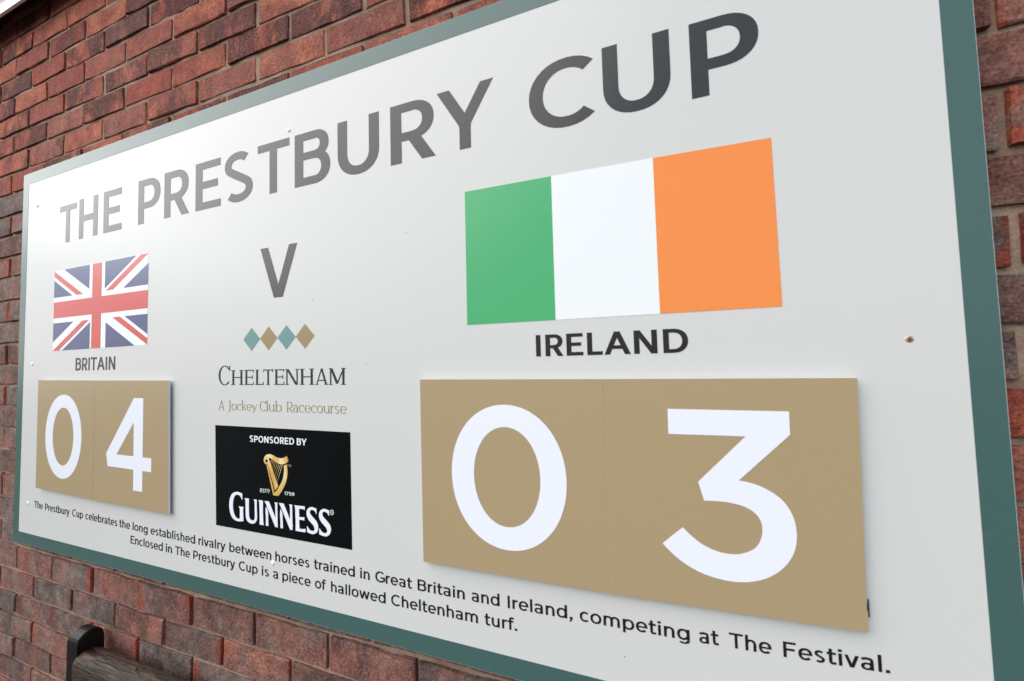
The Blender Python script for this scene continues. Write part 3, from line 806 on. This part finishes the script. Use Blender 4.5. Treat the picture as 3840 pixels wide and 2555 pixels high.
# children of a part share the sign's frame: the part itself is offset by -sign.location
def child(name, polys, mat, part, y=-.0004, th=.0003, union=False):
    o = decal(name, polys, mat, None, y, th, union)
    o.parent = part
    return o
navy1 = [(.2777, .8878), (.4205, .8885), (.4205, .8137)]
navy2 = [(.2200, .8572), (.327, .801), (.2200, .801)]
navy3 = [(.503, .8888), (.6567, .8894), (.503, .808)]
navy4 = [(.7115, .8617), (.7115, .801), (.5957, .801)]
for p in (navy1, navy2, navy3, navy4):
    child('blue_field', [p], M_NAVY, uf); child('blue_field', [m180(p)], M_NAVY, uf)
child('red_cross', [rect(.4372, .6306, .4860, .8886), rect(.2199, .7340, .7117, .7856)], M_RED, uf, union=True)
red1 = [(.2199, .8870), (.2199, .8691), (.350, .801), (.387, .801)]
red2 = [(.7117, .8896), (.676, .8894), (.509, .801), (.5445, .801)]
for p in (red1, red2):
    child('red_saltire', [p], M_RED, uf); child('red_saltire', [m180(p)], M_RED, uf)
decal('country_name', set_text('BRITAIN', .3545, .5627, .5643, .0387, SN), M_TEXT, sign, union=False)
# tricolour flag
tf = decal('tricolour_flag', [[(1.8732, .6322), (2.0440, .6321), (2.0436, .8882), (1.8733, .8903)]], M_WHITE, sign, union=False)
child('green_stripe', [[(1.7010, .6326), (1.8732, .6322), (1.8733, .8903), (1.7018, .8918)]], M_IGREEN, tf, 0, .0004)
child('orange_stripe', [[(2.0440, .6321), (2.2103, .6321), (2.2087, .8852), (2.0436, .8882)]], M_ORANGE, tf, 0, .0004)
decal('country_name', set_text('IRELAND', 1.8358, 2.0831, .5688, .0382, Style(v=.182, h=.158)), M_TEXT, sign, union=False)

# racecourse logo: four lozenges and two lines of lettering
ds = [(1.0930, 1.1216, 1.1500), (1.1502, 1.1783, 1.2066), (1.2069, 1.2353, 1.2638), (1.2640, 1.2923, 1.3204)]
lg = decal('logo_lettering', [], M_SLATE, sign) if False else None
SS = Style(v=.13, h=.062, serif=.07, sth=.045, cond=1.0)
chel = letter('C', 1.0053, 1.0468, .5192, .5665, Style(v=.11, h=.06, serif=.06, sth=.045))
for ch, x0, x1 in (('H', 1.0515, 1.0936), ('E', 1.0975, 1.1290), ('L', 1.1340, 1.1620), ('T', 1.1613, 1.1925), ('E', 1.1968, 1.2285), ('N', 1.2313, 1.2735), ('H', 1.2765, 1.3185), ('A', 1.3220, 1.3588), ('M', 1.3612, 1.4076)):
    chel += letter(ch, x0, x1, .5193, .5555, SS)
logo = decal('racecourse_logo', chel, M_SLATE, sign, union=False)
for i, (a, m_, b_) in enumerate(ds):
    o = child('lozenge', [[(a, .6294), (m_, .6012), (b_, .6294), (m_, .6576)]], M_TEAL if i % 2 == 0 else M_GOLD, logo, 0, .0004)
    o['label'] = 'teal lozenge' if i % 2 == 0 else 'gold lozenge'
SJ = Style(v=.095, h=.05, xh=.68, serif=.075, sth=.045, asc=1.10)
jc = set_text('A', 1.0056, 1.0272, .4570, .0238, SJ) + set_text('Jockey', 1.0402, 1.1397, .4575, .0226, SJ) + set_text('Club', 1.1497, 1.2206, .4575, .0228, SJ) + set_text('Racecourse', 1.2355, 1.4089, .4572, .0234, SJ)
child('motto_lettering', jc, M_GOLD, logo, 0, .0004)

# sponsor panel
sp = decal('sponsor_panel', [[(.9945, .4189), (1.4188, .4179), (1.4215, .1728), (1.0003, .1735)]], M_BLACK, sign, union=False)
WH = M_WHITE
SBo = Style(v=.19, h=.165)
child('sponsor_caption', set_text('SPONSORED', 1.1168, 1.2590, .3834, .0151, SBo) + set_text('BY', 1.2672, 1.2967, .3834, .0151, SBo), WH, sp)
child('brand_lettering', [TRACE[k] for k in ('gG', 'gU', 'gI', 'gN1', 'gN1b', 'gN2', 'gN2b', 'gE', 'gS1', 'gS2')], M_DIGIT, sp)
child('registered_mark', ring(1.3677, .2445, .0052, .0056, .0011, .0011) + [rect(1.3662, .2425, 1.3672, .2465), rect(1.3672, .2450, 1.3688, .2465), rect(1.3680, .2425, 1.3690, .2450)], WH, sp, union=True)
SE = Style(v=.15, h=.13)
child('date_lettering', set_text('EST', 1.1526, 1.1745, .2680, .0084, SE) + set_text('D', 1.1765, 1.1827, .2705, .0066, SE) + [rect(1.1786, .2680, 1.1806, .2692)], WH, sp)
child('date_lettering', set_text('1759', 1.2297, 1.2596, .2690, .0073, SE), WH, sp)
def gold_foil():
    m, nt, b = new_mat('gold_foil_print')
    tc = N(nt, 'ShaderNodeTexCoord')
    mp = N(nt, 'ShaderNodeMapping'); mp.inputs['Scale'].default_value = (34, 1, 9); nt.links.new(tc.outputs['Object'], mp.inputs['Vector'])
    wv = N(nt, 'ShaderNodeTexNoise', i_Scale=1.0, i_Detail=1.0); nt.links.new(mp.outputs[0], wv.inputs['Vector'])
    c = ramp(nt, wv.outputs[0], [(.35, (.52, .30, .055)), (.5, (.66, .43, .12)), (.62, (.80, .68, .36))])
    nt.links.new(c, b.inputs['Base Color']); b.inputs['Roughness'].default_value = .3
    return m
M_FOIL = gold_foil()
hp = child('harp_emblem', [TRACE['harp_neck']], M_FOIL, sp)
child('harp_emblem', [TRACE['harp_pillar']] + [TRACE['string%d' % i] for i in range(8)], M_FOIL, sp)
child('harp_emblem', [TRACE['harp_eye']], M_BLACK, sp, -.0007)
child('trade_mark', set_text('TM', 1.2388, 1.2500, .3325, .0058, SE), M_GOLD, sp)

# caption in two lines
SC_ = Style(v=.152, h=.135)
CAP = .0212
line1 = [('The', .1335, .1847, .1247), ('Prestbury', .1995, .3405, .1232), ('Cup', .3563, .4140, .1225), ('celebrates', .4273, .5874, .1215), ('the', .5976, .6480, .1197), ('long', .6600, .7270, .1190),
         ('established', .7404, .9220, .1178), ('rivalry', .9351, 1.0340, .1168), ('between', 1.0480, 1.1880, .1164), ('horses', 1.2004, 1.3030, .1168), ('trained', 1.3162, 1.4280, .1178), ('in', 1.4416, 1.4660, .1184),
         ('Great', 1.4801, 1.5680, .1186), ('Britain', 1.5810, 1.6835, .1186), ('and', 1.6977, 1.7533, .1196), ('Ireland,', 1.7688, 1.8855, .1209), ('competing', 1.8978, 2.0655, .1245), ('at', 2.0787, 2.1050, .1290), ('The', 2.1190, 2.1725, .1313), ('Festival.', 2.1868, 2.3056, .1334)]
poly = []
for i, (w, a, b_, z) in enumerate(line1):
    nz = line1[i + 1][3] if i + 1 < len(line1) else .1405
    span = (line1[i + 1][1] if i + 1 < len(line1) else 2.32) - a
    poly += set_text(w, a, b_, z, CAP, SC_, z + (nz - z) * (b_ - a) / span)
line2 = [('Enclosed', .6515, .7929, .0817), ('in', .8057, .8313, .0805), ('The', .8442, .9020, .0800), ('Prestbury', .9157, 1.0680, .0790), ('Cup', 1.0816, 1.1440, .0782), ('is', 1.1574, 1.1801, .0778), ('a', 1.1936, 1.2087, .0777), ('piece', 1.2224, 1.3064, .0776),
         ('of', 1.3190, 1.3492, .0776), ('hallowed', 1.3638, 1.5050, .0777), ('Cheltenham', 1.5184, 1.7095, .0790), ('turf.', 1.7227, 1.7857, .0822)]
for i, (w, a, b_, z) in enumerate(line2):
    nz = line2[i + 1][3] if i + 1 < len(line2) else .0845
    poly += set_text(w, a, b_, z, CAP, SC_, z + (nz - z) * .9)
decal('caption_lettering', poly, M_TEXT, sign, union=False)

# fixings
M_CAP = plain('white_cap', (.90, .90, .89), .45)
M_BRASS = plain('brass', (.50, .33, .25), .4); M_BRASS.node_tree.nodes['Principled BSDF'].inputs['Metallic'].default_value = .55
M_DARKM = plain('dark_metal', (.04, .035, .03), .5)
def dome(name, x, z, r, d, mat, y0=0.0):
    bm = bmesh.new()
    rings = []
    for i in range(5):
        a = math.pi / 2 * i / 4
        rings.append([bm.verts.new((x + math.cos(a) * r * math.cos(t * math.pi / 8), y0 - math.sin(a) * d, z + math.cos(a) * r * math.sin(t * math.pi / 8))) for t in range(16)] if i < 4 else [bm.verts.new((x, y0 - d, z))])
    for i in range(3):
        for t in range(16): bm.faces.new((rings[i][t], rings[i][(t + 1) % 16], rings[i + 1][(t + 1) % 16], rings[i + 1][t]))
    for t in range(16): bm.faces.new((rings[3][t], rings[3][(t + 1) % 16], rings[4][0]))
    o = bm_obj(name, bm, mat, sign, smooth=True)
    if o.data.polygons[-1].normal.y > 0: o.data.flip_normals()
    return o
for x, z in ((1.2438, 1.1216), (.0990, 1.1249), (.0932, .5893), (.0943, .1353), (1.1930, .1110)):
    dome('screw_cap', x, z, .0052, .0024, M_CAP)
sc = dome('screw', 2.3503, .5784, .0046, .0012, M_BRASS)
o = decal('screw_slot', [rect(-.0028, -.0006, .0028, .0006), rect(-.0006, -.0028, .0006, .0028)], M_DARKM, None, 0, .0002)
o.parent = sc; o.location = (2.3503, -.0013, .5784); o.rotation_euler = (0, .25, 0)
clip = bmesh.new(); bm_box(clip, 2.2846, -.0062, .2105, 2.2860, -.0046, .2340, .0003, 1)
bm_box(clip, 2.2700, -.0046, .2180, 2.2855, -.0038, .2280)
bm_obj('clip', clip, M_DARKM, sign)
# specks of dirt stuck to the board
rs = random.Random(5)
for (x, z) in ((1.3152, .7093), (1.5672, .8304), (1.7329, .7879), (1.462, .5619), (1.968, .083), (1.62, .52), (.31, .93)):
    r = .0011
    decal('dirt_speck', [[(x + r * math.cos(a) * rs.uniform(.6, 1.2), z + r * math.sin(a) * rs.uniform(.6, 1.2)) for a in (0, 1, 2, 3, 4, 5)]], M_DARKM, sign, -.0004, .0002)

# ---------------------------------------------------------------- the four score panels
def score_panel(q, polys, label):
    (x0, z0), (x1, z1) = q[0], q[2]
    root = empty('number_panel', ((x0 + x1) / 2, 0, z0))
    tag(root, label, 'number panel', 'gold number panels hung on the white sign')
    mesh_obj('board', [(a, -.0100, c) for a, c in q] + [(a, -.0100 + .0042, c) for a, c in q], [(0, 1, 2, 3), (7, 6, 5, 4), (0, 4, 5, 1), (1, 5, 6, 2), (2, 6, 7, 3), (3, 7, 4, 0)], M_EDGE, root)
    e = .0002
    decal('gold_face', [[(q[0][0] + e, q[0][1] + e), (q[1][0] - e, q[1][1] + e), (q[2][0] - e, q[2][1] - e), (q[3][0] + e, q[3][1] - e)]], M_PANEL, root, -.0100, .0003)
    decal('digit', polys, M_DIGIT, root, -.0103, .0003)
    # two hooks behind carry the panel
    for hx in (x0 + .05, x1 - .05):
        hb = bmesh.new(); bm_box(hb, hx, -.0057, z1 - .05, hx + .02, -.0003, z1 - .03)
        bm_obj('hook', hb, M_DARKM, root)
    return root
zl = ring(0.3205, 0.3627, 0.1017, 0.1282, 0.0434, 0.0399, n=2.05, k=64)
four = [[(0.6773, 0.4840), (0.7200, 0.4840), (0.7210, 0.2321), (0.6811, 0.2319)], [(0.6773, 0.4840), (0.6809, 0.4197), (0.6005, 0.3245), (0.5505, 0.3253)],
        [(0.5505, 0.3253), (0.7589, 0.3237), (0.7587, 0.2871), (0.5587, 0.2896)]]
score_panel([(0.1672, 0.1936), (0.4887, 0.1870), (0.4831, 0.5342), (0.1647, 0.5368)], zl, 'gold panel with a white 0, the smaller looking 0 under the union flag')
score_panel([(0.4890, 0.1868), (0.8328, 0.1842), (0.8258, 0.5323), (0.4835, 0.5341)], four, 'gold panel with a white 4, right beside the 0 under the union flag')
zr = ring(1.7763, 0.3556, 0.1090, 0.1280, 0.0459, 0.0399, n=2.05, k=72)
score_panel([(1.6017, 0.1812), (1.9485, 0.1835), (1.9514, 0.5290), (1.6004, 0.5304)], zr, 'gold panel with a white 0 between the black sponsor panel and the panel with 3')
score_panel([(1.9488, 0.1836), (2.2809, 0.1926), (2.2881, 0.5284), (1.9518, 0.5290)], [TRACE['digit3']], 'gold panel with a white 3, rightmost panel under the green white and orange flag')

# ---------------------------------------------------------------- bench
def wood():
    m, nt, b = new_mat('dark_stained_wood')
    tc = N(nt, 'ShaderNodeTexCoord')
    mp = N(nt, 'ShaderNodeMapping'); mp.inputs['Scale'].default_value = (7, 60, 60); nt.links.new(tc.outputs['Object'], mp.inputs['Vector'])
    n1 = N(nt, 'ShaderNodeTexNoise', i_Scale=2.2, i_Detail=7.0, i_Roughness=.65, i_Distortion=1.2); nt.links.new(mp.outputs[0], n1.inputs['Vector'])
    c = ramp(nt, n1.outputs[0], [(.34, (.003, .002, .0015)), (.48, (.026, .014, .008)), (.66, (.115, .066, .042))])
    nt.links.new(c, b.inputs['Base Color'])
    nt.links.new(ramp(nt, n1.outputs[0], [(.3, .28), (.7, .5)]), b.inputs['Roughness'])
    b.inputs['Specular IOR Level'].default_value = .45
    bp_ = N(nt, 'ShaderNodeBump', i_Strength=1.0, i_Distance=.008); nt.links.new(n1.outputs[0], bp_.inputs['Height'])
    nt.links.new(bp_.outputs[0], b.inputs['Normal'])
    return m
def wood_post():
    m, nt, b = new_mat('black_brown_post')
    tc = N(nt, 'ShaderNodeTexCoord')
    mp = N(nt, 'ShaderNodeMapping'); mp.inputs['Scale'].default_value = (60, 60, 6); nt.links.new(tc.outputs['Object'], mp.inputs['Vector'])
    n1 = N(nt, 'ShaderNodeTexNoise', i_Scale=2.0, i_Detail=6.0); nt.links.new(mp.outputs[0], n1.inputs['Vector'])
    nt.links.new(ramp(nt, n1.outputs[0], [(.3, (.004, .003, .0025)), (.7, (.012, .009, .007))]), b.inputs['Base Color'])
    b.inputs['Roughness'].default_value = .45; b.inputs['Specular IOR Level'].default_value = .22
    bp_ = N(nt, 'ShaderNodeBump', i_Strength=.3, i_Distance=.001); nt.links.new(n1.outputs[0], bp_.inputs['Height'])
    nt.links.new(bp_.outputs[0], b.inputs['Normal'])
    return m
M_WOOD, M_POST = wood(), wood_post()
bench = empty('wooden_bench', (1.25, -.25, GZ))
tag(bench, 'dark brown wooden bench with rounded back post, against the wall below the sign', 'bench')
def post(x0, x1, y0, y1, ztop, zbot):
    """upright with a rounded head (in the Y-Z plane) and eased arrises"""
    bm = bmesh.new()
    cy, r = (y0 + y1) / 2, (y1 - y0) / 2
    prof = [(y0, zbot)] + [(cy - r * math.cos(math.pi * i / 12), ztop - r + r * math.sin(math.pi * i / 12)) for i in range(13)] + [(y1, zbot)]
    a = [bm.verts.new((x0, p, q)) for p, q in prof]; b = [bm.verts.new((x1, p, q)) for p, q in prof]
    n = len(prof)
    bm.faces.new(a); bm.faces.new(b[::-1])
    for i in range(n): bm.faces.new((a[i], b[i], b[(i + 1) % n], a[(i + 1) % n]))
    es = [e for e in bm.edges if abs(e.verts[0].co.x - e.verts[1].co.x) < 1e-6 and e.verts[0].co.z > zbot + .001]
    bmesh.ops.bevel(bm, geom=es, offset=.003, segments=2, affect='EDGES')
    return bm_obj('back_post', bm, M_POST, bench)
BX0, BX1 = .4790, 2.05
for x in (BX0, BX1): post(x, x + .050, -.0520, .0030, -.1590, GZ)
def rounded_bar(name, x0, x1, cy, cz, hy, hz, r, mat, nseg=6):
    bm = bmesh.new(); A, B = [], []
    for q, (sy, sz) in enumerate(((1, 1), (-1, 1), (-1, -1), (1, -1))):
        for i in range(nseg + 1):
            a = math.pi / 2 * (q + i / nseg)
            A.append((cy + sy * (hy - r) + r * math.cos(a), cz + sz * (hz - r) + r * math.sin(a)))
    va = [bm.verts.new((x0, y, z)) for y, z in A]; vb = [bm.verts.new((x1, y, z)) for y, z in A]
    n = len(A); bm.faces.new(va[::-1]); bm.faces.new(vb)
    for i in range(n): bm.faces.new((va[i], vb[i], vb[(i + 1) % n], va[(i + 1) % n]))
    return bm_obj(name, bm, mat, bench, smooth=True)
rounded_bar('top_rail', BX0 + .0485, BX1 + .001, -.0300, -.2490, .0300, .0430, .0285, M_WOOD)
for i in range(9):
    x = BX0 + .12 + i * .16
    bm = bmesh.new(); bm_box(bm, x, -.034, -.53, x + .05, -.020, -.289, .003, 1); bm_obj('back_slat', bm, M_WOOD, bench)
rounded_bar('lower_rail', BX0 + .0485, BX1 + .001, -.027, -.555, .022, .03, .01, M_WOOD)
for i in range(5):
    y = -.10 - i * .085
    bm = bmesh.new(); bm_box(bm, BX0 - .01, y - .07, GZ + .42, BX1 + .06, y, GZ + .442, .004, 1); bm_obj('seat_slat', bm, M_WOOD, bench)
for x in (BX0, BX1):
    bm = bmesh.new(); bm_box(bm, x, -.50, GZ, x + .05, -.45, GZ + .60, .003, 1); bm_obj('front_leg', bm, M_POST, bench)
    bm = bmesh.new(); bm_box(bm, x, -.4499, GZ + .36, x + .05, -.0521, GZ + .4195, .003, 1); bm_obj('seat_bearer', bm, M_POST, bench)
    bm = bmesh.new(); bm_box(bm, x - .005, -.51, GZ + .6005, x + .055, -.0525, GZ + .63, .008, 2); bm_obj('armrest', bm, M_POST, bench)
